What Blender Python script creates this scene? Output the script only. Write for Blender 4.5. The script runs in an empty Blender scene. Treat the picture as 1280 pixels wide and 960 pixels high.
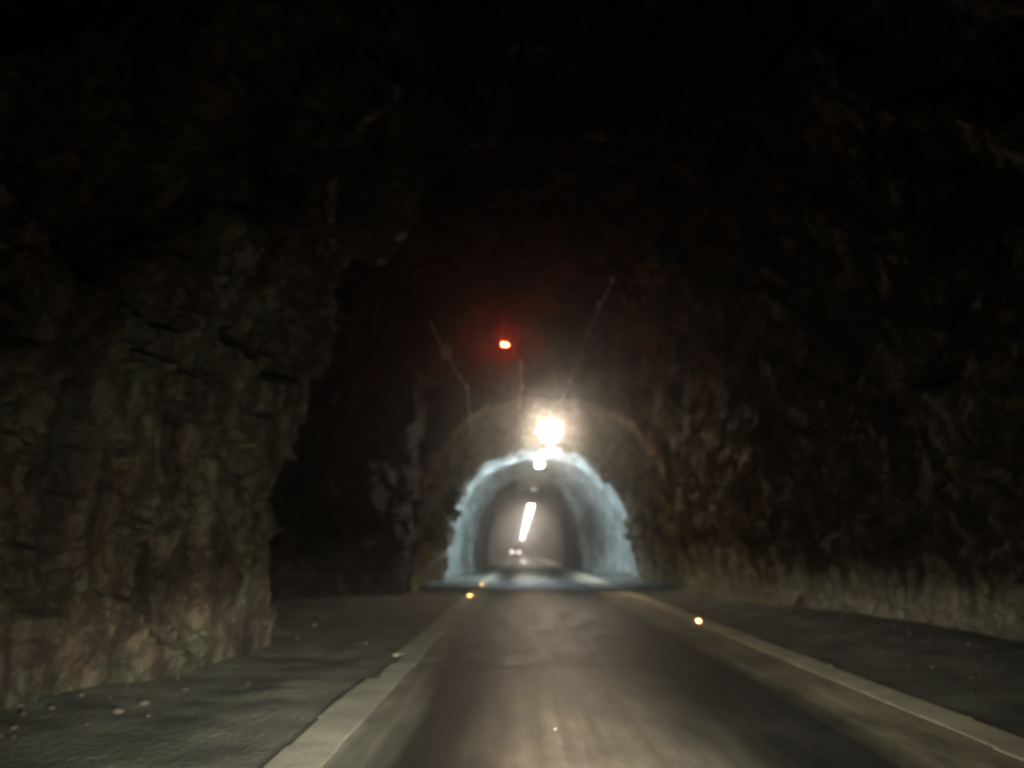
import bpy, bmesh, math, random
import numpy as np
from mathutils import Vector, Matrix
random.seed(7)
C = bpy.context.scene.collection
R = math.radians
S = bpy.context.scene

# ------------------------------------------------------------------ camera
CAM_H = 1.4
FPX = 965.0                       # focal length in pixels of a 1280 px wide frame
PITCH = math.atan(207 / FPX)
cd = bpy.data.cameras.new('camera'); cam = bpy.data.objects.new('camera', cd); C.objects.link(cam)
cd.sensor_width = 36.0; cd.lens = FPX / 1280 * 36.0
cd.clip_start = 0.05; cd.clip_end = 2000
YAW = math.atan(9 / FPX)
cam.location = (0, 0, CAM_H)
cam.rotation_euler = (math.pi / 2 + PITCH, 0, YAW)
cd.dof.use_dof = True; cd.dof.focus_distance = 3.4; cd.dof.aperture_fstop = 1.1
S.camera = cam
# ------------------------------------------------------------------ world: night, nothing of the sky reaches the tunnel
w = bpy.data.worlds.new('World'); S.world = w; w.use_nodes = True
w.node_tree.nodes['Background'].inputs[0].default_value = (0.01, 0.012, 0.016, 1)
w.node_tree.nodes['Background'].inputs[1].default_value = 0.05
# ------------------------------------------------------------------ picture
S.view_settings.view_transform = 'Standard'; S.view_settings.look = 'None'
S.view_settings.gamma = 1; S.view_settings.use_curve_mapping = False
S.view_settings.exposure = 0.0
S.render.engine = 'CYCLES'
cy = S.cycles
cy.use_denoising = True
cy.max_bounces = 6; cy.diffuse_bounces = 3; cy.glossy_bounces = 3; cy.volume_bounces = 1
cy.transmission_bounces = 3; cy.sample_clamp_indirect = 2.0; cy.sample_clamp_direct = 0
cy.caustics_reflective = False; cy.caustics_refractive = False
cy.filter_width = 3.0

# ------------------------------------------------------------------ own car's two dipped headlamps
def headlamp(x, power, hot):
    ld = bpy.data.lights.new('headlamp_light', 'SPOT'); o = bpy.data.objects.new('headlamp_light', ld)
    C.objects.link(o); o.location = (x, 1.55, 0.68)
    o.rotation_euler = (R(90 - 4), 0, R(2.5))
    ld.energy = power; ld.spot_size = R(118); ld.spot_blend = 1.0; ld.shadow_soft_size = 0.06
    ld.color = (1.0, 0.97, 0.79)
    ld.use_nodes = True
    nt = ld.node_tree; N = nt.nodes; L = nt.links
    em = N['Emission']
    tc = N.new('ShaderNodeTexCoord'); sp = N.new('ShaderNodeSeparateXYZ')
    L.new(tc.outputs['Normal'], sp.inputs[0])
    # the normal is the beam direction in lamp space: y is up, -z ahead
    def math_(op, a, b=None, clamp=False):
        n = N.new('ShaderNodeMath'); n.operation = op; n.use_clamp = clamp
        for i, v in enumerate((a, b)):
            if v is None: continue
            if isinstance(v, (int, float)): n.inputs[i].default_value = v
            else: L.new(v, n.inputs[i])
        return n.outputs[0]
    az = math_('ABSOLUTE', sp.outputs[2])
    ey = math_('DIVIDE', sp.outputs[1], az)       # tangent of elevation
    ex = math_('DIVIDE', sp.outputs[0], az)
    mr = N.new('ShaderNodeMapRange'); mr.interpolation_type = 'SMOOTHSTEP'
    L.new(ey, mr.inputs[0])
    mr.inputs[1].default_value = 0.035; mr.inputs[2].default_value = 0.135
    mr.inputs[3].default_value = 1.0; mr.inputs[4].default_value = 0.0
    low = mr.outputs[0]
    g = math_('MULTIPLY', math_('MULTIPLY', ex, ex), -hot)
    hotx = math_('POWER', 2.718, g)
    wide = math_('ADD', math_('MULTIPLY', hotx, 0.945), 0.055)
    # less light thrown right in front of the bumper
    m2 = N.new('ShaderNodeMapRange'); m2.interpolation_type = 'SMOOTHSTEP'
    L.new(ey, m2.inputs[0]); m2.inputs[1].default_value = -0.17; m2.inputs[2].default_value = 0.0
    m2.inputs[3].default_value = 0.22; m2.inputs[4].default_value = 1.0
    core = math_('MULTIPLY', math_('MULTIPLY', low, wide), m2.outputs[0])
    m3 = N.new('ShaderNodeMapRange'); m3.interpolation_type = 'SMOOTHSTEP'
    L.new(ey, m3.inputs[0]); m3.inputs[1].default_value = 0.0; m3.inputs[2].default_value = 0.85
    m3.inputs[3].default_value = 0.19; m3.inputs[4].default_value = 0.006
    # the dipped beam spills wide and high only towards the near side (left)
    m4 = N.new('ShaderNodeMapRange'); m4.interpolation_type = 'SMOOTHSTEP'
    L.new(ex, m4.inputs[0]); m4.inputs[1].default_value = -0.42; m4.inputs[2].default_value = -0.08
    m4.inputs[3].default_value = 1.0; m4.inputs[4].default_value = 0.30
    m5 = N.new('ShaderNodeMapRange'); m5.interpolation_type = 'SMOOTHSTEP'
    L.new(ex, m5.inputs[0]); m5.inputs[1].default_value = 0.25; m5.inputs[2].default_value = 0.7
    m5.inputs[3].default_value = 0.0; m5.inputs[4].default_value = 0.32
    tot = math_('ADD', core, math_('MULTIPLY', m3.outputs[0], math_('ADD', m4.outputs[0], m5.outputs[0])))
    L.new(tot, em.inputs['Strength'])
    return o
headlamp(-0.35, 3700, 3.6)
headlamp(0.85, 3700, 3.6)

# ------------------------------------------------------------------ placing by bearing: the point seen at (u, v) that lies at distance y
def at(u, v, y):
    p = R(90) + PITCH
    d = Vector(((u - 640) / FPX, (480 - v) / FPX, -1))
    d = Matrix.Rotation(YAW, 3, 'Z') @ (Matrix.Rotation(p, 3, 'X') @ d)
    t = y / d.y
    return Vector((d.x * t, y, CAM_H + d.z * t))

# ------------------------------------------------------------------ materials
def mat(name, col, rough=0.8, metal=0.0, noise=None, bump=None, emit=None):
    m = bpy.data.materials.new(name); m.use_nodes = True
    nt = m.node_tree; N = nt.nodes; L = nt.links; b = N['Principled BSDF']
    b.inputs['Base Color'].default_value = (*col, 1); b.inputs['Roughness'].default_value = rough
    b.inputs['Metallic'].default_value = metal
    tc = N.new('ShaderNodeTexCoord')
    if noise:
        sc, col2, lo, hi = noise
        n = N.new('ShaderNodeTexNoise'); n.inputs['Scale'].default_value = sc; n.inputs['Detail'].default_value = 6
        L.new(tc.outputs['Object'], n.inputs['Vector'])
        r = N.new('ShaderNodeValToRGB'); r.color_ramp.elements[0].position = lo; r.color_ramp.elements[1].position = hi
        r.color_ramp.elements[0].color = (*col, 1); r.color_ramp.elements[1].color = (*col2, 1)
        L.new(n.outputs[0], r.inputs[0]); L.new(r.outputs[0], b.inputs['Base Color'])
    if bump:
        sc, st = bump
        n2 = N.new('ShaderNodeTexNoise'); n2.inputs['Scale'].default_value = sc; n2.inputs['Detail'].default_value = 8
        L.new(tc.outputs['Object'], n2.inputs['Vector'])
        bp = N.new('ShaderNodeBump'); bp.inputs['Strength'].default_value = st; bp.inputs['Distance'].default_value = 0.05
        L.new(n2.outputs[0], bp.inputs['Height']); L.new(bp.outputs[0], b.inputs['Normal'])
    if emit:
        b.inputs['Emission Color'].default_value = (*emit[0], 1); b.inputs['Emission Strength'].default_value = emit[1]
    return m

def rock_material(name, cols, streak=0.5, scale=1.0, rough=0.75, lit_foot=None):
    """rock: clumps of several stone colours, vertical seepage streaks, pits"""
    m = bpy.data.materials.new(name); m.use_nodes = True
    nt = m.node_tree; N = nt.nodes; L = nt.links; b = N['Principled BSDF']
    tc = N.new('ShaderNodeTexCoord')
    n1 = N.new('ShaderNodeTexNoise'); n1.inputs['Scale'].default_value = 0.9 * scale; n1.inputs['Detail'].default_value = 8
    n1.inputs['Roughness'].default_value = 0.68
    L.new(tc.outputs['Object'], n1.inputs['Vector'])
    r1 = N.new('ShaderNodeValToRGB'); cr = r1.color_ramp
    cr.elements[0].position = 0.33; cr.elements[0].color = (*cols[0], 1)
    cr.elements[1].position = 0.70; cr.elements[1].color = (*cols[-1], 1)
    for i, c in enumerate(cols[1:-1]):
        e = cr.elements.new(0.33 + 0.37 * (i + 1) / (len(cols) - 1)); e.color = (*c, 1)
    L.new(n1.outputs[0], r1.inputs[0])
    # vertical streaks
    mp = N.new('ShaderNodeMapping'); mp.inputs['Scale'].default_value = (4.2, 4.2, 0.26)
    L.new(tc.outputs['Object'], mp.inputs[0])
    n2 = N.new('ShaderNodeTexNoise'); n2.inputs['Scale'].default_value = 1.0; n2.inputs['Detail'].default_value = 5
    L.new(mp.outputs[0], n2.inputs['Vector'])
    r2 = N.new('ShaderNodeValToRGB'); r2.color_ramp.elements[0].position = 0.42; r2.color_ramp.elements[1].position = 0.62
    a = 1 - streak
    r2.color_ramp.elements[0].color = (a, a * 0.95, a * 0.9, 1); r2.color_ramp.elements[1].color = (1.25, 1.2, 1.1, 1)
    L.new(n2.outputs[0], r2.inputs[0])
    mx = N.new('ShaderNodeMixRGB'); mx.blend_type = 'MULTIPLY'; mx.inputs[0].default_value = 1
    L.new(r1.outputs[0], mx.inputs[1]); L.new(r2.outputs[0], mx.inputs[2])
    L.new(mx.outputs[0], b.inputs['Base Color'])
    if lit_foot:      # headlamp band painted in: paler colour on the lowest metre of wall
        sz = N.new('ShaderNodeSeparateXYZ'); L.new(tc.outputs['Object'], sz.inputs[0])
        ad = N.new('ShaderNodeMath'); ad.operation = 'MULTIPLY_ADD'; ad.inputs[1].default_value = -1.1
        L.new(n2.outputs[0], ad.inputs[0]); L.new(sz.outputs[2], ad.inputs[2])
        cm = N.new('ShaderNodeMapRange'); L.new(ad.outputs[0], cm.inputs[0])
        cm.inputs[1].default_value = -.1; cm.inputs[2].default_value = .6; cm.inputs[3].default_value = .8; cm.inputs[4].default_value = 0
        mc = N.new('ShaderNodeMixRGB'); L.new(cm.outputs[0], mc.inputs[0]); L.new(mx.outputs[0], mc.inputs[1]); mc.inputs[2].default_value = (*lit_foot, 1)
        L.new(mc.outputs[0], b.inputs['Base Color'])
    b.inputs['Roughness'].default_value = rough
    n3 = N.new('ShaderNodeTexNoise'); n3.inputs['Scale'].default_value = 6; n3.inputs['Detail'].default_value = 10
    n3.inputs['Roughness'].default_value = 0.7
    L.new(tc.outputs['Object'], n3.inputs['Vector'])
    vo = N.new('ShaderNodeTexVoronoi'); vo.feature = 'DISTANCE_TO_EDGE'; vo.inputs['Scale'].default_value = 2.6 * scale
    wv = N.new('ShaderNodeVectorMath'); wv.operation = 'MULTIPLY_ADD'; wv.inputs[1].default_value = (.5, .5, .5)
    L.new(n3.outputs[1], wv.inputs[0]); L.new(tc.outputs['Object'], wv.inputs[2]); L.new(wv.outputs[0], vo.inputs['Vector'])
    ve = N.new('ShaderNodeMapRange'); L.new(vo.outputs[0], ve.inputs[0]); ve.inputs[2].default_value = .09
    hs = N.new('ShaderNodeMath'); hs.operation = 'MULTIPLY_ADD'; hs.inputs[1].default_value = .45
    L.new(ve.outputs[0], hs.inputs[0]); L.new(n3.outputs[0], hs.inputs[2])
    bp = N.new('ShaderNodeBump'); bp.inputs['Strength'].default_value = 0.8; bp.inputs['Distance'].default_value = 0.11
    L.new(hs.outputs[0], bp.inputs['Height']); L.new(bp.outputs[0], b.inputs['Normal'])
    return m

M = {}
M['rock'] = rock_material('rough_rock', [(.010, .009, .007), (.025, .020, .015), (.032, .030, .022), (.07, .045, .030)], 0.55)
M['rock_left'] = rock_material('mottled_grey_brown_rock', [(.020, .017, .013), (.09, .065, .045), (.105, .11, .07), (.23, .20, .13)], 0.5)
M['rock_dark'] = rock_material('shaded_rock', [(.008, .006, .005), (.018, .013, .010), (.026, .020, .015), (.05, .034, .022)], 0.5)  # recess shade painted in: darker copy of the left wall's rock
M['rock_lamplit'] = rock_material('lamplit_ochre_rock', [(.04, .025, .010), (.20, .13, .045), (.28, .215, .08), (.40, .31, .15)], 0.75, 1.4, lit_foot=(.30, .25, .17))  # lamp light painted in: brighter copy of the streaked ochre rock
M['rock_ochre'] = rock_material('ochre_rock', [(.014, .011, .008), (.06, .045, .028), (.11, .095, .062), (.20, .18, .125)], 0.55, lit_foot=(.30, .27, .20))
M['lining_brown'] = rock_material('sprayed_concrete_brown', [(.20, .16, .10), (.28, .225, .145), (.35, .285, .19)], 0.35, 0.6)
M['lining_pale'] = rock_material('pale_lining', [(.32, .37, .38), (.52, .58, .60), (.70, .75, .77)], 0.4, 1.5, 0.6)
M['lining_far'] = rock_material('sooty_lining', [(.09, .08, .065), (.14, .12, .10), (.19, .165, .135)], 0.3, 0.6)
M['lining_grey'] = rock_material('grey_lining', [(.20, .20, .20), (.30, .29, .28), (.38, .36, .33)], 0.3, 0.6)
M['soil'] = mat('damp_gravelly_soil', (.06, .062, .05), 0.85, noise=(1.6, (.17, .175, .14), .35, .7), bump=(18, .8))
M['stone'] = mat('loose_stone', (.05, .045, .038), 0.8, noise=(4, (.15, .13, .11), .4, .7), bump=(20, .5))
M['kerb'] = mat('dusty_concrete', (.22, .215, .17), 0.9, noise=(1.8, (.44, .42, .34), .3, .75), bump=(30, .5))
M['kerb_pale'] = mat('lit_concrete', (.40, .37, .26), 0.9, noise=(1.8, (.66, .61, .44), .3, .75), bump=(30, .5))  # dusty concrete brightened in colour to stand for headlamp light
for k_ in ('kerb', 'kerb_pale'):
    nt_ = M[k_].node_tree; geo_ = nt_.nodes.new('ShaderNodeNewGeometry')
    for l_ in [l_ for l_ in nt_.links if l_.from_socket.name == 'Object']: nt_.links.new(geo_.outputs['Position'], l_.to_socket)
M['steel'] = mat('galvanised_steel', (.45, .46, .47), 0.4, 0.9, noise=(12, (.3, .3, .3), .4, .6))
M['bowl'] = mat('worn_white_reflector', (.7, .68, .62), 0.5, 0.0, noise=(9, (.55, .52, .46), .4, .6))
M['dark_metal'] = mat('dark_painted_metal', (.05, .05, .05), 0.5, 0.3, noise=(15, (.08, .075, .07), .4, .6))
M['cable'] = mat('grey_cable', (.75, .74, .70), 0.4, 0, noise=(9, (.85, .83, .78), .4, .6))
M['clip'] = mat('pale_clip', (.85, .85, .80), 0.4, 0.0, noise=(20, (.75, .75, .70), .4, .6))
M['wood'] = mat('dark_weathered_wood', (.035, .02, .014), 0.85, noise=(14, (.06, .035, .025), .4, .6), bump=(40, .6))
M['lamp1'] = mat('lamp_glass_warm', (.9, .9, .85), 0.4, emit=((1.0, .83, .62), 560))
M['lamp_cold'] = mat('lamp_glass_cold', (.9, .9, .9), 0.4, emit=((.70, .89, 1.0), 4200))
M['lamp_white'] = mat('lamp_glass_white', (.9, .9, .88), 0.4, emit=((1.0, .94, .86), 45))
M['tube'] = mat('fluorescent_tube', (.9, .9, .9), 0.4, emit=((1.0, .92, .83), 40))
M['glass_off'] = mat('dusty_lamp_glass', (.55, .58, .56), 0.35, noise=(8, (.4, .43, .42), .4, .6))
M['red'] = mat('red_signal_bulb', (.8, .1, .05), 0.3, emit=((1.0, .06, .02), 1900))
M['car_paint'] = mat('dark_car_paint', (.03, .035, .045), 0.3, 0.2, noise=(3, (.04, .045, .055), .4, .6))
M['car_glass'] = mat('car_glass', (.02, .022, .025), 0.08, noise=(3, (.03, .03, .03), .4, .6))
M['tyre'] = mat('tyre_rubber', (.02, .02, .02), 0.85, noise=(20, (.03, .03, .03), .4, .6))
M['headlight'] = mat('car_headlight_glass', (.9, .9, .9), 0.2, emit=((1.0, .84, .74), 26))
M['reflector'] = mat('amber_reflector', (1.0, .45, .12), 0.21, 1.0, noise=(30, (1.0, .60, .2), .4, .6))
M['stud_body'] = mat('stud_plastic', (.5, .48, .42), 0.6, noise=(30, (.4, .38, .33), .4, .6))
M['water'] = mat('still_water', (.02, .02, .02), 0.11, noise=(1.2, (.03, .03, .028), .4, .6))

def road_material():
    m = bpy.data.materials.new('worn_damp_asphalt'); m.use_nodes = True
    nt = m.node_tree; N = nt.nodes; L = nt.links; b = N['Principled BSDF']
    tc = N.new('ShaderNodeTexCoord'); sp = N.new('ShaderNodeSeparateXYZ'); L.new(tc.outputs['Object'], sp.inputs[0])
    mp = N.new('ShaderNodeMapping'); mp.inputs['Scale'].default_value = (1.0, 0.16, 1); L.new(tc.outputs['Object'], mp.inputs[0])
    nw = N.new('ShaderNodeTexNoise'); nw.inputs['Scale'].default_value = 1.3; nw.inputs['Detail'].default_value = 7
    L.new(mp.outputs[0], nw.inputs['Vector'])
    def mth(op, a, c=None, clamp=False):
        n = N.new('ShaderNodeMath'); n.operation = op; n.use_clamp = clamp
        for i, v in enumerate((a, c)):
            if v is None: continue
            if isinstance(v, (int, float)): n.inputs[i].default_value = v
            else: L.new(v, n.inputs[i])
        return n.outputs[0]
    x = mth('ADD', sp.outputs[0], mth('MULTIPLY', mth('SUBTRACT', nw.outputs[0], 0.5), 0.55))
    t = mth('DIVIDE', mth('ADD', x, 1.7), 5.6, True)          # 0 at -1.7 m, 1 at 3.9 m
    cr = N.new('ShaderNodeValToRGB'); r = cr.color_ramp
    def pos(xx): return (xx + 1.7) / 5.6
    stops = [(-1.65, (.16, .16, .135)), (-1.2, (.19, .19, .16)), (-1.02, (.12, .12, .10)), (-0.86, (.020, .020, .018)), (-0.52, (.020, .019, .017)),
             (-0.28, (.09, .076, .06)), (0.0, (.24, .198, .165)), (0.3, (.31, .258, .215)), (0.7, (.26, .22, .185)), (1.1, (.14, .125, .105)), (1.4, (.085, .08, .068)),  # pale centre: lamp reflection streak painted over dusty asphalt
             (1.75, (.026, .026, .023)), (2.5, (.024, .025, .022)), (2.78, (.22, .21, .155)), (3.2, (.32, .30, .22)), (3.4, (.38, .36, .26))]  # dusty right edge, colour brightened in place of headlamp light
    while len(r.elements) > 1: r.elements.remove(r.elements[-1])
    r.elements[0].position = pos(stops[0][0]); r.elements[0].color = (*stops[0][1], 1)
    for s_, c_ in stops[1:]:
        e = r.elements.new(pos(s_)); e.color = (*c_, 1)
    L.new(t, cr.inputs[0])
    n2 = N.new('ShaderNodeTexNoise'); n2.inputs['Scale'].default_value = 1.5; n2.inputs['Detail'].default_value = 9
    n2.inputs['Roughness'].default_value = 0.65
    mp2 = N.new('ShaderNodeMapping'); mp2.inputs['Scale'].default_value = (1.6, 0.55, 1); L.new(tc.outputs['Object'], mp2.inputs[0])
    L.new(mp2.outputs[0], n2.inputs['Vector'])
    r2 = N.new('ShaderNodeValToRGB'); r2.color_ramp.elements[0].position = .32; r2.color_ramp.elements[1].position = .68
    r2.color_ramp.elements[0].color = (.42, .44, .44, 1); r2.color_ramp.elements[1].color = (1.5, 1.42, 1.32, 1)
    L.new(n2.outputs[0], r2.inputs[0])
    mx = N.new('ShaderNodeMixRGB'); mx.blend_type = 'MULTIPLY'; mx.inputs[0].default_value = 1
    L.new(cr.outputs[0], mx.inputs[1]); L.new(r2.outputs[0], mx.inputs[2])
    # fine tyre streaks along the road and coarse aggregate grain
    mp4 = N.new('ShaderNodeMapping'); mp4.inputs['Scale'].default_value = (8.0, 0.22, 1); L.new(tc.outputs['Object'], mp4.inputs[0])
    n4 = N.new('ShaderNodeTexNoise'); n4.inputs['Scale'].default_value = 1.0; n4.inputs['Detail'].default_value = 4; L.new(mp4.outputs[0], n4.inputs['Vector'])
    n5 = N.new('ShaderNodeTexNoise'); n5.inputs['Scale'].default_value = 38; n5.inputs['Detail'].default_value = 3; L.new(tc.outputs['Object'], n5.inputs['Vector'])
    v5 = mth('ADD', mth('MULTIPLY', n4.outputs[0], 1.3), mth('MULTIPLY', n5.outputs[0], 0.9))
    v5 = mth('SUBTRACT', v5, 0.10)
    mx2 = N.new('ShaderNodeMixRGB'); mx2.blend_type = 'MULTIPLY'; mx2.inputs[0].default_value = 1
    L.new(mx.outputs[0], mx2.inputs[1]); L.new(v5, mx2.inputs[2])
    L.new(mx2.outputs[0], b.inputs['Base Color'])
    mr = N.new('ShaderNodeMapRange'); L.new(n2.outputs[0], mr.inputs[0])
    mr.inputs[1].default_value = .3; mr.inputs[2].default_value = .7; mr.inputs[3].default_value = .50; mr.inputs[4].default_value = .72
    b.inputs['Specular IOR Level'].default_value = 0.30
    L.new(mr.outputs[0], b.inputs['Roughness'])
    n3 = N.new('ShaderNodeTexNoise'); n3.inputs['Scale'].default_value = 45; n3.inputs['Detail'].default_value = 4
    L.new(tc.outputs['Object'], n3.inputs['Vector'])
    bp = N.new('ShaderNodeBump'); bp.inputs['Strength'].default_value = 0.35; bp.inputs['Distance'].default_value = 0.01
    L.new(n3.outputs[0], bp.inputs['Height']); L.new(bp.outputs[0], b.inputs['Normal'])
    return m
M['road'] = road_material()
M['seam'] = mat('road_seam_filler', (.34, .32, .27), 0.8, noise=(6, (.09, .09, .08), .4, .6))

# ------------------------------------------------------------------ helpers
def link(name, bm, m, parent=None, smooth=False, loc=None):
    me = bpy.data.meshes.new(name)
    bm.normal_update(); bm.to_mesh(me); bm.free()
    me.materials.append(m)
    if smooth:
        for p in me.polygons: p.use_smooth = True
    o = bpy.data.objects.new(name, me); C.objects.link(o)
    if parent: o.parent = parent
    if loc is not None: o.location = loc
    return o
def tag(o, label=None, cat=None, group=None, kind=None):
    if label: o['label'] = label
    if cat: o['category'] = cat
    if group: o['group'] = group
    if kind: o['kind'] = kind
    return o
def empty(name, loc, label, cat, group=None, rot=(0, 0, 0)):
    o = bpy.data.objects.new(name, None); C.objects.link(o); o.location = loc; o.rotation_euler = rot
    o.empty_display_size = 0.2
    return tag(o, label, cat, group)
def add_box(bm, c, s, rot=None, bev=0.0):
    r = bmesh.ops.create_cube(bm, size=1.0)
    vs = r['verts']
    for v in vs: v.co = Vector((v.co.x * s[0], v.co.y * s[1], v.co.z * s[2]))
    if bev > 0:
        es = list({e for v in vs for e in v.link_edges})
        g = bmesh.ops.bevel(bm, geom=es, offset=bev, segments=2, affect='EDGES')
        vs = list({v for f in g['faces'] for v in f.verts} | {v for v in vs if v.is_valid})
    for v in vs:
        co = v.co
        if rot is not None: co = rot @ co
        v.co = co + Vector(c)
def add_cyl(bm, a, b, r1, r2=None, seg=12, caps=True):
    a = Vector(a); b = Vector(b); r2 = r1 if r2 is None else r2
    d = (b - a); q = Vector((0, 0, 1)).rotation_difference(d.normalized())
    g = bmesh.ops.create_cone(bm, cap_ends=caps, segments=seg, radius1=r1, radius2=r2, depth=d.length)
    for v in g['verts']: v.co = q @ v.co + (a + b) / 2
def add_ball(bm, c, r, sc=(1, 1, 1), seg=14):
    g = bmesh.ops.create_uvsphere(bm, u_segments=seg, v_segments=seg // 2 + 2, radius=r)
    for v in g['verts']: v.co = Vector((v.co.x * sc[0], v.co.y * sc[1], v.co.z * sc[2])) + Vector(c)
def add_tube(bm, pts, r, seg=6):
    pts = [Vector(p) for p in pts]; rings = []
    for i, p in enumerate(pts):
        t = (pts[min(i + 1, len(pts) - 1)] - pts[max(i - 1, 0)]).normalized()
        u = t.cross(Vector((1, 0, 0)) if abs(t.x) < .9 else Vector((0, 0, 1))).normalized(); v = t.cross(u)
        rings.append([bm.verts.new(p + (u * math.cos(a) + v * math.sin(a)) * r) for a in [2 * math.pi * k / seg for k in range(seg)]])
    for a, b in zip(rings, rings[1:]):
        for k in range(seg): bm.faces.new((a[k], a[(k + 1) % seg], b[(k + 1) % seg], b[k]))
    bm.faces.new(rings[0][::-1]); bm.faces.new(rings[-1])
def sag(pts, n=8, drop=0.12):
    out = []
    for a, b in zip(pts, pts[1:]):
        a = Vector(a); b = Vector(b)
        for k in range(n):
            t = k / n; p = a.lerp(b, t); p.z -= drop * 4 * t * (1 - t); out.append(p)
    out.append(Vector(pts[-1])); return out

# ------------------------------------------------------------------ numpy noise
rng = np.random.RandomState(3)
PERM = rng.permutation(256).astype(np.int64)
GR = rng.normal(size=(256, 3)); GR /= np.linalg.norm(GR, axis=1)[:, None]
def hsh(i, j, k): return PERM[(PERM[(PERM[i & 255] + j) & 255] + k) & 255]
def perlin(P):
    I = np.floor(P).astype(np.int64); F = P - I; U = F * F * F * (F * (F * 6 - 15) + 10)
    out = np.zeros(len(P))
    for dx in (0, 1):
        for dy in (0, 1):
            for dz in (0, 1):
                g = GR[hsh(I[:, 0] + dx, I[:, 1] + dy, I[:, 2] + dz)]
                d = F - np.array((dx, dy, dz))
                wgt = (U[:, 0] if dx else 1 - U[:, 0]) * (U[:, 1] if dy else 1 - U[:, 1]) * (U[:, 2] if dz else 1 - U[:, 2])
                out += wgt * (g * d).sum(1)
    return out * 1.5
JIT = rng.rand(256, 3)
HV = rng.rand(256)
def worley(P):
    """distance to the nearest cell point, second nearest, and the nearest cell's own value and tilt"""
    I = np.floor(P).astype(np.int64); n = len(P)
    d1 = np.full(n, 9.0); d2 = np.full(n, 9.0); val = np.zeros(n); rel = np.zeros((n, 3)); hid = np.zeros(n, np.int64)
    for dx in (-1, 0, 1):
        for dy in (-1, 0, 1):
            for dz in (-1, 0, 1):
                h = hsh(I[:, 0] + dx, I[:, 1] + dy, I[:, 2] + dz)
                c = I + np.array((dx, dy, dz)) + JIT[h]
                v = P - c; d = np.sqrt((v * v).sum(1))
                near = d < d1
                d2 = np.where(near, d1, np.minimum(d2, d)); d1 = np.where(near, d, d1)
                hid = np.where(near, h, hid); rel = np.where(near[:, None], v, rel)
    return d1, d2, HV[hid], (rel * GR[hid]).sum(1)
def rock_disp(P, amp):
    """blasted rock: tilted blocks at two sizes, fissures, grain"""
    wp = P + 0.35 * np.stack([perlin(P * .9 + 11), perlin(P * .9 + 37), perlin(P * .9 + 71)], 1)
    q = wp * np.array((.62, .42, .52)); _, _, v1, t1 = worley(q)
    d1, d2, v2, t2 = worley(wp * np.array((1.7, 1.15, 1.25)) + 9)
    d3, d4, v3, t3 = worley(wp * 3.9 + 23)
    big = perlin(P * .22 + 5) * 1.1
    return amp * (big + 0.85 * (v1 - .5) + 1.15 * t1 + 0.42 * (v2 - .5) + 0.55 * t2 - 0.10 * (d2 - d1 < .09)
                  + 0.12 * (v3 - .5) + 0.15 * t3 + 0.10 * perlin(P * 3.1) + 0.06 * perlin(P * 7.3))

def ring(XL, XR, H, n, t):
    """arch profile: t 0 at the left foot, 1 at the right foot"""
    a = np.pi * (1 - t); cx = (XL + XR) / 2; hw = (XR - XL) / 2
    c = np.cos(a); s = np.sin(a)
    x = cx + hw * np.sign(c) * np.abs(c) ** (2 / n); z = (H + .35) * np.abs(s) ** (2 / n) - .35
    return x, z
def shell(name, ys, prof, nt, amp, m, t0=0.0, t1=1.0, disp=rock_disp, label=None, mod=None, smooth=False, fade=None):
    ys = np.asarray(ys, float); t = np.linspace(t0, t1, nt)
    t = t + 0.0
    X = np.zeros((len(ys), nt)); Z = X.copy(); Y = np.repeat(ys[:, None], nt, 1)
    for i, y in enumerate(ys):
        XL, XR, H, n = prof(y)
        x, z = ring(XL, XR, H, n, t)
        if mod: x, z = mod(y, t, x, z)
        X[i], Z[i] = x, z
    P = np.stack([X, Y, Z], 2)
    du = np.gradient(P, axis=1); dv = np.gradient(P, axis=0)
    Nn = np.cross(du, dv); Nn /= (np.linalg.norm(Nn, axis=2)[:, :, None] + 1e-9)
    c = np.stack([np.full_like(X, .8) - X, np.zeros_like(X), 2.5 - Z], 2)
    sgn = np.sign((Nn * c).sum(2)); sgn[sgn == 0] = 1; Nn *= sgn[:, :, None]
    A = amp(P.reshape(-1, 3)) if callable(amp) else amp
    D = disp(P.reshape(-1, 3), 1.0) * A
    Q = P.reshape(-1, 3) - Nn.reshape(-1, 3) * D[:, None]
    ny = len(ys)
    idx = np.arange(ny * nt).reshape(ny, nt)
    F = np.stack([idx[:-1, :-1], idx[:-1, 1:], idx[1:, 1:], idx[1:, :-1]], 2).reshape(-1, 4)
    me = bpy.data.meshes.new(name)
    me.vertices.add(len(Q)); me.vertices.foreach_set('co', Q.astype(np.float32).ravel())
    me.loops.add(F.size); me.loops.foreach_set('vertex_index', F.astype(np.int32).ravel())
    me.polygons.add(len(F)); me.polygons.foreach_set('loop_start', np.arange(0, F.size, 4, dtype=np.int32))
    me.update(calc_edges=True); me.validate()
    me.polygons.foreach_set('use_smooth', np.full(len(F), smooth))
    if isinstance(m, (list, tuple)):
        # rock colours painted lit or shaded meet along a wandering line
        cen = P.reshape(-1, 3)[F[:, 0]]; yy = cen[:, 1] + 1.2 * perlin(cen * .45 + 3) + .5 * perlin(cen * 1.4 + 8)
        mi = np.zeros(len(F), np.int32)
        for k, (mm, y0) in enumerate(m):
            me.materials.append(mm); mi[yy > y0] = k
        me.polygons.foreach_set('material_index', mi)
    else: me.materials.append(m)
    o = bpy.data.objects.new(name, me); C.objects.link(o)
    tag(o, label, kind='structure'); return o
def sstep(a, b, x):
    t = min(max((x - a) / (b - a), 0), 1); return t * t * (3 - 2 * t)
def nsstep(a, b, x):
    t = np.clip((x - a) / (b - a), 0, 1); return t * t * (3 - 2 * t)

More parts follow.
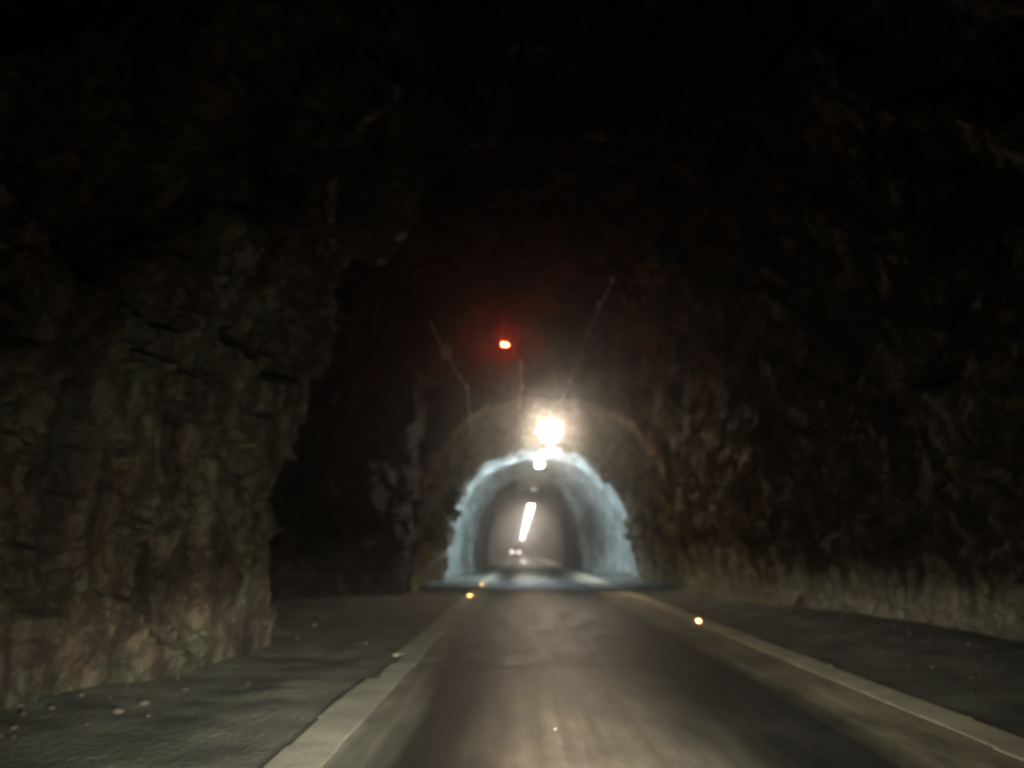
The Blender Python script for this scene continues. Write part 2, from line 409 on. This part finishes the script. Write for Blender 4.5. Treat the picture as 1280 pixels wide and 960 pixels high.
# ------------------------------------------------------------------ tunnel A: wide blasted rock, with a passing recess on the left
YA1 = 26.3
def profA(y):
    XL = -4.5 + 0.8 * sstep(5, 10, y)
    XR = 6.6 - 1.2 * sstep(11, 22, y)
    H = 8.3 + 1.4 * sstep(6, 22, y)
    return XL, XR, H, 2.5
def profB(y): return -3.75 + .25 * sstep(30, 37, y), 5.55, 6.55 - .25 * sstep(30, 37, y), 2.5
def modA(y, t, x, z):
    # recess in the left wall from 11.9 m to 20 m
    rec = sstep(11.7, 12.15, y) * (1 - sstep(19.0, 24.5, y))
    k = np.clip((0.5 - t) / 0.26, 0, 1); k = k * k * (3 - 2 * k)
    x = x - 4.2 * rec * k
    # end face: shrink into the lower lined bore
    f = sstep(YA1 - .55, YA1, y)
    if f > 0:
        bx, bz = ring(*profB(YA1), t)
        x = x * (1 - f) + bx * f; z = z * (1 - f) + bz * f
    return x, z
ysA = np.concatenate([np.linspace(-26, -2, 40)[:-1], np.linspace(-2, 4, 40)[:-1], np.linspace(4, 11.6, 110)[:-1],
                      np.linspace(11.6, 12.3, 42)[:-1], np.linspace(12.3, 25.7, 150)[:-1], np.linspace(25.7, YA1, 34)])
def ampA(P):
    return 0.42 * (0.35 + 0.65 * nsstep(0, 2.0, P[:, 2])) * (1 - .6 * nsstep(25.9, 26.3, P[:, 1]))
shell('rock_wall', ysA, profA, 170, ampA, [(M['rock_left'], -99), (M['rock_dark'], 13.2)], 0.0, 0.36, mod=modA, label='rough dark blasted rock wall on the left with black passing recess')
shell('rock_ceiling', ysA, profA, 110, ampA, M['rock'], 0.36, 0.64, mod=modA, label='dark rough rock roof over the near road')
shell('rock_wall', ysA, profA, 170, ampA, [(M['rock_ochre'], -99), (M['rock_lamplit'], 17.5)], 0.64, 1.0, mod=modA, label='rough brown rock wall along the right shoulder')
# tunnel B: lower bore, roof lit by the first lamp
YB1 = 37.6
def profC(y): return -4.0, 6.0, 6.55, 2.6
def modB(y, t, x, z):
    return x, z
ysB = np.linspace(YA1, YB1, 130)
def ampB(P):
    side = 1 - nsstep(3.4, 5.6, P[:, 2])
    e = nsstep(YB1 - 2.0, YB1 - .2, P[:, 1])
    return 0.10 + .22 * side + .12 * e
shell('rock_wall', ysB, profB, 80, ampB, M['rock_lamplit'], 0.0, 0.30, label='ochre rock wall left of the lamp lit stretch')
shell('tunnel_lining', ysB, profB, 120, ampB, M['lining_brown'], 0.30, 0.70, label='brown sprayed concrete roof around the bright lamp')
shell('rock_wall', ysB, profB, 80, ampB, M['rock_lamplit'], 0.70, 1.0, label='ochre streaked rock wall right of the lamp lit stretch')
# tunnel C: pale bluish lining
YC0, YC1, YC2 = YB1 + .02, 43.2, 50.0
def lerpprof(a, b, f): return tuple(p * (1 - f) + q * f for p, q in zip(a, b))
pC = (-3.75, 5.75, 6.75, 2.55); pC2 = (-3.6, 5.5, 6.32, 2.55); pD = (-2.8, 4.0, 5.95, 2.45)
def profCC(y):
    if y < YC0 + .25: return lerpprof(profB(YB1), pC, sstep(YC0, YC0 + .25, y))
    if y < YC1 - .2: return pC
    if y < YC1: return lerpprof(pC, pC2, sstep(YC1 - .2, YC1, y))
    f = (y - YC1) / (YC2 - YC1); return lerpprof(pC2, pD, .75 * f + .25 * sstep(.9, 1, f))
def soft(P, a): return a * (perlin(P * .35) * .9 + perlin(P * .9 + 5) * .45 + perlin(P * 2.1) * .22 + perlin(P * 4.7) * .10)
ysC = np.concatenate([np.linspace(YC0, YC0 + .25, 6)[:-1], np.linspace(YC0 + .25, YC1 - .2, 60)[:-1], np.linspace(YC1 - .2, YC1, 5)[:-1],
                      np.linspace(YC1, YC2 - .3, 60)[:-1], np.linspace(YC2 - .3, YC2, 8)])
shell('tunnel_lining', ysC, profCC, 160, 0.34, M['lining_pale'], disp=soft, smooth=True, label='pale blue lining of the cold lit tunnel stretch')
# tunnel D: dim grey lining, tunnel E: long bore with a continuous row of lamps
YD1, YE1 = 73.0, 372.0
pE = (-2.7, 3.9, 5.8, 2.35)
def profD(y): return lerpprof(pD, pE, sstep(YD1 - 1.0, YD1, y))
shell('tunnel_lining', np.concatenate([np.linspace(YC2, YD1 - 1, 70)[:-1], np.linspace(YD1 - 1, YD1, 8)]), profD, 80, 0.22, M['lining_grey'], disp=soft, smooth=True,
      label='dim grey bore just beyond the pale lining')
def profE(y): return pE
shell('tunnel_lining', np.linspace(YD1, YE1, 260), profE, 60, 0.20, M['lining_far'], disp=soft, smooth=True, label='long far bore under the row of lamps')
# the far end: a wall where the tunnel turns, so that nothing is open
bm = bmesh.new(); add_box(bm, (0.8, YE1 + .3, 2.5), (12, .5, 9)); tag(link('tunnel_end_wall', bm, M['lining_pale']), 'pale wall closing the far end of the bore', kind='structure')

# ------------------------------------------------------------------ ground
def grid(name, xs, ys, zf, m, label=None, kind='structure', smooth=True):
    xs = np.asarray(xs); ys = np.asarray(ys); Xg, Yg = np.meshgrid(xs, ys); Zg = zf(Xg, Yg)
    V = np.stack([Xg, Yg, Zg], 2).reshape(-1, 3); ny, nx = Xg.shape
    idx = np.arange(nx * ny).reshape(ny, nx)
    F = np.stack([idx[:-1, :-1], idx[:-1, 1:], idx[1:, 1:], idx[1:, :-1]], 2).reshape(-1, 4)
    me = bpy.data.meshes.new(name); me.from_pydata(V.tolist(), [], F.tolist()); me.materials.append(m)
    me.polygons.foreach_set('use_smooth', np.full(len(F), smooth))
    o = bpy.data.objects.new(name, me); C.objects.link(o); tag(o, label, kind=kind); return o
def gz(X, Y):
    P = np.stack([X.ravel(), Y.ravel(), np.zeros(X.size)], 1)
    n = (perlin(P * .7) * .035 + perlin(P * 2.3) * .016 + perlin(P * 7) * .007).reshape(X.shape)
    out = nsstep(0, .8, np.maximum(-1.7 - X, X - 3.9))
    rise = .10 * nsstep(1.0, 3.0, -1.7 - X) + .22 * nsstep(.6, 2.2, X - 3.9)
    return out * (n + .03 + rise) - 0.012
xsg = np.concatenate([np.linspace(-12, -5, 12)[:-1], np.linspace(-5, -1.6, 50)[:-1], np.linspace(-1.6, 3.8, 12)[:-1], np.linspace(3.8, 8, 60)])
ysg = np.concatenate([np.linspace(-26, 0, 30)[:-1], np.linspace(0, 26, 300)[:-1], np.linspace(26, 60, 120)[:-1], np.linspace(60, 380, 120)])
grid('ground', xsg, ysg, gz, M['soil'], 'damp gravelly shoulders of the tunnel floor')
def rz(X, Y): return 0.004 + 0.0 * X
grid('road', np.linspace(-1.62, 3.74, 20), np.concatenate([np.linspace(-26, 60, 90)[:-1], np.linspace(60, 373, 40)]), rz, M['road'], 'worn narrow asphalt road with dark wheel tracks')
# kerb stones: low, dusty, one missing on the left where the dark gap shows
def kerb(label, x0, x1, y0, y1, gap=None, km=None):
    k = bpy.data.objects.new('kerb', None); C.objects.link(k); tag(k, label, 'kerb'); k.location = ((x0 + x1) / 2, 0, 0)
    meshes = []
    for s_ in range(5):
        b = bmesh.new(); L_ = 0.998
        add_box(b, (0, 0, 0), (x1 - x0, 1.0, .16))
        for v in b.verts: v.co += Vector((random.uniform(-.028, .012) if v.co.x * x0 > 0 else random.uniform(-.02, .02), 0, 0))
        me = bpy.data.meshes.new('kerb_stone'); b.normal_update(); b.to_mesh(me); b.free(); me.materials.append(km or M['kerb']); meshes.append(me)
    y = y0; n = 0
    while y < y1:
        broken = gap and gap[0] < y + .5 < gap[1]
        if True:
            if broken:      # the outer half of these stones has broken away
                b = bmesh.new(); add_box(b, (.055, 0, 0), (.27, 1.0, .16))
                bmesh.ops.subdivide_edges(b, edges=b.edges[:], cuts=3)
                for v in b.verts:
                    if v.co.x < -.03: v.co.x += random.uniform(-.05, .06)
                me = bpy.data.meshes.new('kerb_stone'); b.normal_update(); b.to_mesh(me); b.free(); me.materials.append(km or M['kerb'])
                o = bpy.data.objects.new('kerb_stone', me); o['label'] = 'broken kerb stone missing its outer half'
            else: o = bpy.data.objects.new('kerb_stone', random.choice(meshes))
            C.objects.link(o); o.parent = k
            o.location = (random.uniform(-.012, .012), y + .5, -.0695)
            n += 1
        y += 1.0
    return k
kerb('low pale dusty kerb with a broken gap along the left road edge', -1.68, -1.30, 1.0, 75, gap=(9.2, 10.9))
kerb('unbroken low pale dusty kerb along the right road edge', 3.42, 3.82, 1.0, 75, km=M['kerb_pale'])
# a filled joint across the road
bm = bmesh.new()
xs_ = np.linspace(-1.28, 3.38, 40); pr = None
for x in xs_:
    yy = 9.95 + .05 * math.sin(x * 2.1) + random.uniform(-.012, .012); w_ = random.uniform(.015, .030)
    a = bm.verts.new((x, yy - w_, .009)); b = bm.verts.new((x, yy + w_, .009))
    if pr: bm.faces.new((pr[0], a, b, pr[1]))
    pr = (a, b)
tag(link('road_joint', bm, M['seam']), 'thin pale filled joint running across the road', kind='structure')
# a pebble on the near road
bm = bmesh.new(); g = bmesh.ops.create_icosphere(bm, subdivisions=2, radius=.012)
for v in g['verts']: v.co = Vector((v.co.x * 1.3 + random.uniform(-.002, .002), v.co.y, v.co.z * .7 + random.uniform(-.002, .002)))
pp = at(694, 914, 10.0); kk = -CAM_H / (pp.z - CAM_H)
tag(link('pebble', bm, M['kerb'], loc=(pp.x * kk, 10 * kk, .017)), 'single tiny pale pebble lying on the near road', 'pebble')
# puddle far down the road
bm = bmesh.new(); ps = []
for k in range(28):
    a = 2 * math.pi * k / 28; r = 1 + .14 * math.sin(3 * a) + .08 * math.sin(5 * a + 1)
    ps.append(bm.verts.new((.62 + .55 * r * math.cos(a), 94.5 + 7.0 * r * math.sin(a), .0085)))
bm.faces.new(ps)
tag(link('puddle', bm, M['water']), 'small puddle mirroring the far lamps on the road', kind='structure')
# gravel against the wall feet
bm = bmesh.new()
for _ in range(600):
    side = random.random() < .5
    y = random.uniform(2, 36)
    if side:
        base = -3.7 if y > 26 else -4.1
        x = base + abs(random.gauss(0, .55)) - .3
        if x > -1.9: continue
    else:
        x = 5.9 - abs(random.gauss(0, .6))
        if x < 4.0: continue
    s_ = random.uniform(.012, .035) * (1.8 if random.random() < .06 else 1)
    z = float(gz(np.array([[x]]), np.array([[y]]))[0, 0])
    g = bmesh.ops.create_icosphere(bm, subdivisions=1, radius=s_)
    sx, sy, sz = random.uniform(.7, 1.4), random.uniform(.7, 1.3), random.uniform(.5, .8)
    for v in g['verts']: v.co = Vector((v.co.x * sx * random.uniform(.8, 1.2), v.co.y * sy * random.uniform(.8, 1.2), v.co.z * sz)) + Vector((x, y, z + s_ * .3))
tag(link('gravel', bm, M['stone']), 'loose stones at the foot of the rock walls', kind='stuff')

# ------------------------------------------------------------------ lamps
def lamp_pos(u, v, z):
    # distance at which the sight line through (u, v) is at height z
    p = at(u, v, 10.0); k = (z - CAM_H) / (p.z - CAM_H); return Vector((p.x * k, 10 * k, z))
# first lamp: a round flood lamp on a yoke, shining along the road towards the viewer
P1 = lamp_pos(687, 537, 5.72)
t = empty('flood_lamp', P1, 'brightest round flood lamp hanging under the brown arched roof', 'lamp', rot=(R(19), 0, 0))
bm = bmesh.new(); add_cyl(bm, (0, -.02, 0), (0, .26, .05), .39, .16, 24)
add_cyl(bm, (0, -.30, .0), (0, -.02, 0), .42, .40, 28, caps=False)
link('housing', bm, M['dark_metal'], t, True)
bm = bmesh.new(); add_cyl(bm, (0, -.05, 0), (0, -.28, 0), .16, .40, 28, caps=False); link('reflector_bowl', bm, M['bowl'], t, True)
# half-round visor added over the glass to keep the light off the rock roof ahead
bm = bmesh.new(); vr = []
for k in range(15):
    a = R(20) + R(140) * k / 14
    vr.append([bm.verts.new(((r0 * math.cos(a)), yy, r0 * math.sin(a))) for r0, yy in ((.43, -.05), (.46, -1.15), (.445, -1.15), (.415, -.05))])
for a, b in zip(vr, vr[1:]):
    for k in range(4): bm.faces.new((a[k], b[k], b[(k + 1) % 4], a[(k + 1) % 4]))
bm.faces.new(vr[0][::-1]); bm.faces.new(vr[-1]); link('visor', bm, M['dark_metal'], t)
bm = bmesh.new(); add_ball(bm, (0, -.10, -.01), .22, (1, .5, 1), 20); link('diffuser', bm, M['lamp1'], t, True)
bm = bmesh.new()
for s_ in (-1, 1): add_box(bm, (.44 * s_, .02, .12), (.02, .05, .34))
add_box(bm, (0, .02, .30), (.90, .05, .02)); add_cyl(bm, (0, .02, .31), (0, .02, 1.1), .02)
link('bracket', bm, M['steel'], t)
# second lamp: boxy lamp in the pale stretch
P2 = lamp_pos(675, 582, 5.70)
t = empty('box_lamp', P2, 'small boxy dark lamp with lit underside in the pale stretch', 'lamp')
bm = bmesh.new(); add_box(bm, (0, 0, .14), (.50, .8, .22), bev=.03); link('housing', bm, M['dark_metal'], t)
bm = bmesh.new(); add_box(bm, (-.02, -.12, 0), (.36, .7, .09), bev=.03); link('diffuser', bm, M['lamp_white'], t)
bm = bmesh.new()
add_cyl(bm, (0, -.25, .24), (0, -.25, .72), .018); link('rod', bm, M['steel'], t)
bm = bmesh.new(); add_cyl(bm, (0, .25, .24), (0, .25, .72), .018); link('rod', bm, M['steel'], t)
# cold lamps mounted just behind the lip of the pale stretch
for (x, y, z, lab) in ((.55, 38.8, 6.44, 'cold white batten lamp tucked behind the lip of the pale roof above the boxy lamp'),):
    t = empty('batten_lamp', (x, y, z), lab, 'lamp')
    bm = bmesh.new(); add_box(bm, (0, -.12, .03), (1.0, .04, .34), bev=.01); link('housing', bm, M['steel'], t)
    bm = bmesh.new(); add_cyl(bm, (0, -.12, .15), (0, -.12, .6), .018); link('rod', bm, M['steel'], t)
    bm = bmesh.new(); add_cyl(bm, (-.4, .0, -.03), (.4, 0, -.03), .045, seg=12); link('tube', bm, M['lamp_cold'], t, True)
# small dark hanger left on the pale roof
t = empty('roof_hanger', at(648.5, 570, 37.95), 'small dark hanger on the pale roof left of the boxy lamp', 'hanger')
bm = bmesh.new(); add_box(bm, (0, 0, .02), (.34, .10, .04), bev=.01); add_box(bm, (.04, 0, -.08), (.12, .05, .18), rot=Matrix.Rotation(.5, 3, 'Y'))
link('hanger_plate', bm, M['dark_metal'], t)
bm = bmesh.new(); add_cyl(bm, (0, 0, .04), (0, 0, .40), .02); link('rod', bm, M['steel'], t)
# an unlit pale lamp further in
P3 = lamp_pos(668, 613, 5.62)
t = empty('unlit_lamp', P3, 'unlit pale lamp hanging above the start of the bright row', 'lamp')
bm = bmesh.new(); add_box(bm, (0, 0, .10), (.55, 1.1, .14), bev=.03); link('housing', bm, M['steel'], t)
bm = bmesh.new(); add_box(bm, (0, 0, -.01), (.46, 1.0, .08), bev=.02); link('diffuser', bm, M['glass_off'], t)
bm = bmesh.new(); add_cyl(bm, (0, 0, .17), (0, 0, .38), .02); link('bracket', bm, M['steel'], t)
# the row
def row_lamp():
    t = empty('tube_lamp', (0, 0, 0), 'x', 'lamp')
    bm = bmesh.new(); add_box(bm, (0, 0, .09), (.44, 2.9, .10), bev=.02); link('housing', bm, M['steel'], t)
    for sx in (-.14, .14):
        bm = bmesh.new(); add_cyl(bm, (sx, -1.4, 0), (sx, 1.4, 0), .075, seg=10); link('tube', bm, M['tube'], t, True)
    return t
proto = row_lamp(); kids = list(proto.children)
y = 74.0; i = 0
while y < 362:
    if i == 0: o = proto
    else:
        o = proto.copy(); C.objects.link(o)
        for k in kids:
            c = k.copy(); C.objects.link(c); c.parent = o
    o.location = (1.12, y + 1.45, 5.50)
    o['group'] = 'tube lamps in the far row'
    o['label'] = 'bright twin tube lamp in the long ceiling row of the far bore'
    if i == 0: o['label'] = 'nearest twin tube lamp at the upper end of the far row'
    y += 4.0 if y < 200 else 8.0; i += 1

# ------------------------------------------------------------------ red signal on the rock face above the lower bore
PR = at(631.5, 430.5, 25.25)
t = empty('signal_lamp', PR, 'twin bulb red signal lamp on the dark rock face above the lamps', 'signal lamp')
bm = bmesh.new(); add_box(bm, (0, .07, 0), (.30, .10, .17), bev=.02); link('housing', bm, M['dark_metal'], t)
for sx, r_ in ((-.065, .022), (.06, .017)):
    bm = bmesh.new(); add_ball(bm, (sx, -.0, -.015 * (sx > 0)), r_, seg=12); link('bulb', bm, M['red'], t, True)
bm = bmesh.new(); add_cyl(bm, (0, .1, 0), (0, 1.3, .1), .018); link('bracket', bm, M['steel'], t)

# ------------------------------------------------------------------ cables
def cable(name, pts, r, label, clips=(), box=None, drop=.05, cat='cable'):
    t = empty(name, pts[0], label, cat); o0 = Vector(pts[0])
    bm = bmesh.new(); add_tube(bm, [p - o0 for p in sag(pts, 8, drop)], r); link('cable_run', bm, M['cable'], t, True)
    for c_ in clips:
        bm = bmesh.new(); add_box(bm, Vector(c_) - o0, (.09, .09, .16), bev=.015); link('clip', bm, M['clip'], t)
    if box is not None:
        bm = bmesh.new(); add_box(bm, Vector(box) - o0, (.30, .16, .38), bev=.03); link('junction_box', bm, M['clip'], t)
    return t
Lc = [at(538, 402, 19.1), at(558, 441, 21.6), at(584, 484, 24.6), at(587, 512, 25.4), at(589, 545, 25.5)]
cable('cable', Lc, .014, 'thin cable with pale junction box hanging left of the red signal', box=at(558, 440, 21.5), clips=[at(584, 484, 24.55)])
Rc = [at(765, 350, 16.7), at(749, 382, 18.4), at(735, 415, 20.3), at(725, 445, 22.4), at(712, 476, 24.9), at(700, 502, 26.4), Vector((P1.x, P1.y, P1.z + 1.0))]
cable('cable', Rc, .014, 'thin cable running down to the brightest lamp from the upper right', clips=[at(765, 350, 16.6), at(749, 381, 18.35), at(734, 416, 20.25), at(725, 445, 22.35), at(712, 476, 24.85)])
Mc = [at(651, 450, 25.2), at(651.5, 466, 25.2), at(652.5, 484, 25.2), at(649.5, 492, 25.2), at(649.5, 512, 25.2)]
cable('conduit', Mc, .016, 'short vertical conduit on the rock face right below the red signal', clips=[at(653, 483, 25.1)], drop=.0, cat='conduit')

# ------------------------------------------------------------------ small amber reflectors on the kerbs
def reflector(u, v, x, label, i):
    # on the kerb at x, distance from the sight line
    p = at(u, v, 10.0); zt = 0.055; k = (zt - CAM_H) / (p.z - CAM_H); y = 10 * k
    t = empty('reflector', (x, y, .008), label, 'reflector', 'amber reflectors on the kerbs')
    bm = bmesh.new(); add_box(bm, (0, .05, .035), (.12, .08, .07), bev=.01); link('stud', bm, M['stud_body'], t)
    # face turned to send the headlamp light back to where it came from
    face = Vector((0, 0, 0)); c = Vector((x, y, .055))
    hd = ((Vector((.25, 1.55, .68)) - c).normalized() + (Vector((0, 0, CAM_H)) - c).normalized()).normalized()
    q = Vector((0, -1, 0)).rotation_difference(hd).to_matrix()
    bm = bmesh.new(); add_box(bm, (0, 0, .045), (.050, .012, .030), rot=None); 
    bmesh.ops.rotate(bm, verts=bm.verts, cent=(0, 0, .045), matrix=q)
    link('reflective_face', bm, M['reflector'], t)
reflector(586, 744, -1.50, 'amber reflector on the left kerb, nearer of the two', 0)
reflector(604, 730, -1.50, 'amber reflector on the left kerb, farther of the two', 1)
reflector(884, 776, 3.46, 'lone amber reflector on the right kerb', 2)

# ------------------------------------------------------------------ broken stake leaning at the right wall
p = at(994, 772, 15.7)
t = empty('broken_stake', (p.x, p.y, max(p.z, .1)), 'short dark broken stake leaning by the pale foot of the right wall', 'stake')
bm = bmesh.new()
pts = [Vector((0, 0, -.12)), Vector((.03, 0, .12)), Vector((.09, 0, .26)), Vector((.16, 0, .38))]
add_tube(bm, pts, .05, 7)
for v in bm.verts: v.co += Vector((random.uniform(-.012, .012), random.uniform(-.012, .012), random.uniform(-.02, .02)))
link('stake_shaft', bm, M['wood'], t)
bm = bmesh.new(); add_tube(bm, [Vector((-.02, 0, .0)), Vector((-.09, .02, .05)), Vector((-.2, .03, .03))], .028, 6); link('splinter', bm, M['wood'], t)

# ------------------------------------------------------------------ far oncoming van
def van(loc):
    t = empty('oncoming_van', loc, 'distant dark oncoming van with two lit headlights at the vanishing point', 'van')
    bm = bmesh.new()
    # side profile extruded across
    prof = [(-2.3, .35), (-2.3, 1.05), (-2.15, 1.2), (-1.45, 1.32), (-.75, 2.05), (-.5, 2.15), (2.3, 2.15), (2.45, 2.0), (2.45, .4)]
    va = [bm.verts.new((-.92, y_, z_)) for y_, z_ in prof]; vb = [bm.verts.new((.92, y_, z_)) for y_, z_ in prof]
    bm.faces.new(va); bm.faces.new(vb[::-1])
    for k in range(len(prof)): bm.faces.new((va[k], vb[k], vb[(k + 1) % len(prof)], va[(k + 1) % len(prof)]))
    bmesh.ops.bevel(bm, geom=list(bm.edges), offset=.06, segments=2, affect='EDGES')
    link('body', bm, M['car_paint'], t, False)
    bm = bmesh.new(); q = Matrix.Rotation(math.atan2(.73, .70) - math.pi / 2, 3, 'X')
    add_box(bm, (0, -1.13, 1.70), (1.55, .02, .80), rot=q); link('windscreen', bm, M['car_glass'], t)
    bm = bmesh.new(); add_box(bm, (0, -2.32, .75), (.9, .04, .22), bev=.015); link('grille', bm, M['dark_metal'], t)
    bm = bmesh.new(); add_box(bm, (0, -2.34, .45), (1.8, .16, .2), bev=.04); link('bumper', bm, M['dark_metal'], t)
    for sx in (-1, 1):
        bm = bmesh.new(); add_ball(bm, (.64 * sx, -2.29, 1.0), .13, (1, .35, 1), 14); link('headlight', bm, M['headlight'], t, True)
        bm = bmesh.new(); add_box(bm, (1.02 * sx, -.95, 1.45), (.2, .1, .28), bev=.03); link('mirror', bm, M['dark_metal'], t)
        for yy in (-1.5, 1.55):
            bm = bmesh.new(); add_cyl(bm, (.72 * sx, yy, .34), (.94 * sx, yy, .34), .34, seg=20)
            wh = link('wheel', bm, M['tyre'], t)
            bm = bmesh.new(); add_cyl(bm, (.93 * sx, yy, .34), (.955 * sx, yy, .34), .2, seg=16); link('rim', bm, M['steel'], wh)
    return t
van((-.78, 152.3, .006))

# ------------------------------------------------------------------ haze
bm = bmesh.new(); add_box(bm, (0.5, 175, 5.0), (34, 420, 13.0))
hz = bpy.data.materials.new('tunnel_haze'); hz.use_nodes = True
N = hz.node_tree.nodes; L = hz.node_tree.links; N.remove(N['Principled BSDF'])
pv = N.new('ShaderNodeVolumePrincipled'); pv.inputs['Color'].default_value = (.95, .93, .90, 1)
pv.inputs['Density'].default_value = 0.005; pv.inputs['Anisotropy'].default_value = 0.955
L.new(pv.outputs[0], N['Material Output'].inputs['Volume'])
h = link('haze', bm, hz); tag(h, 'thin exhaust haze filling the tunnel', kind='stuff')
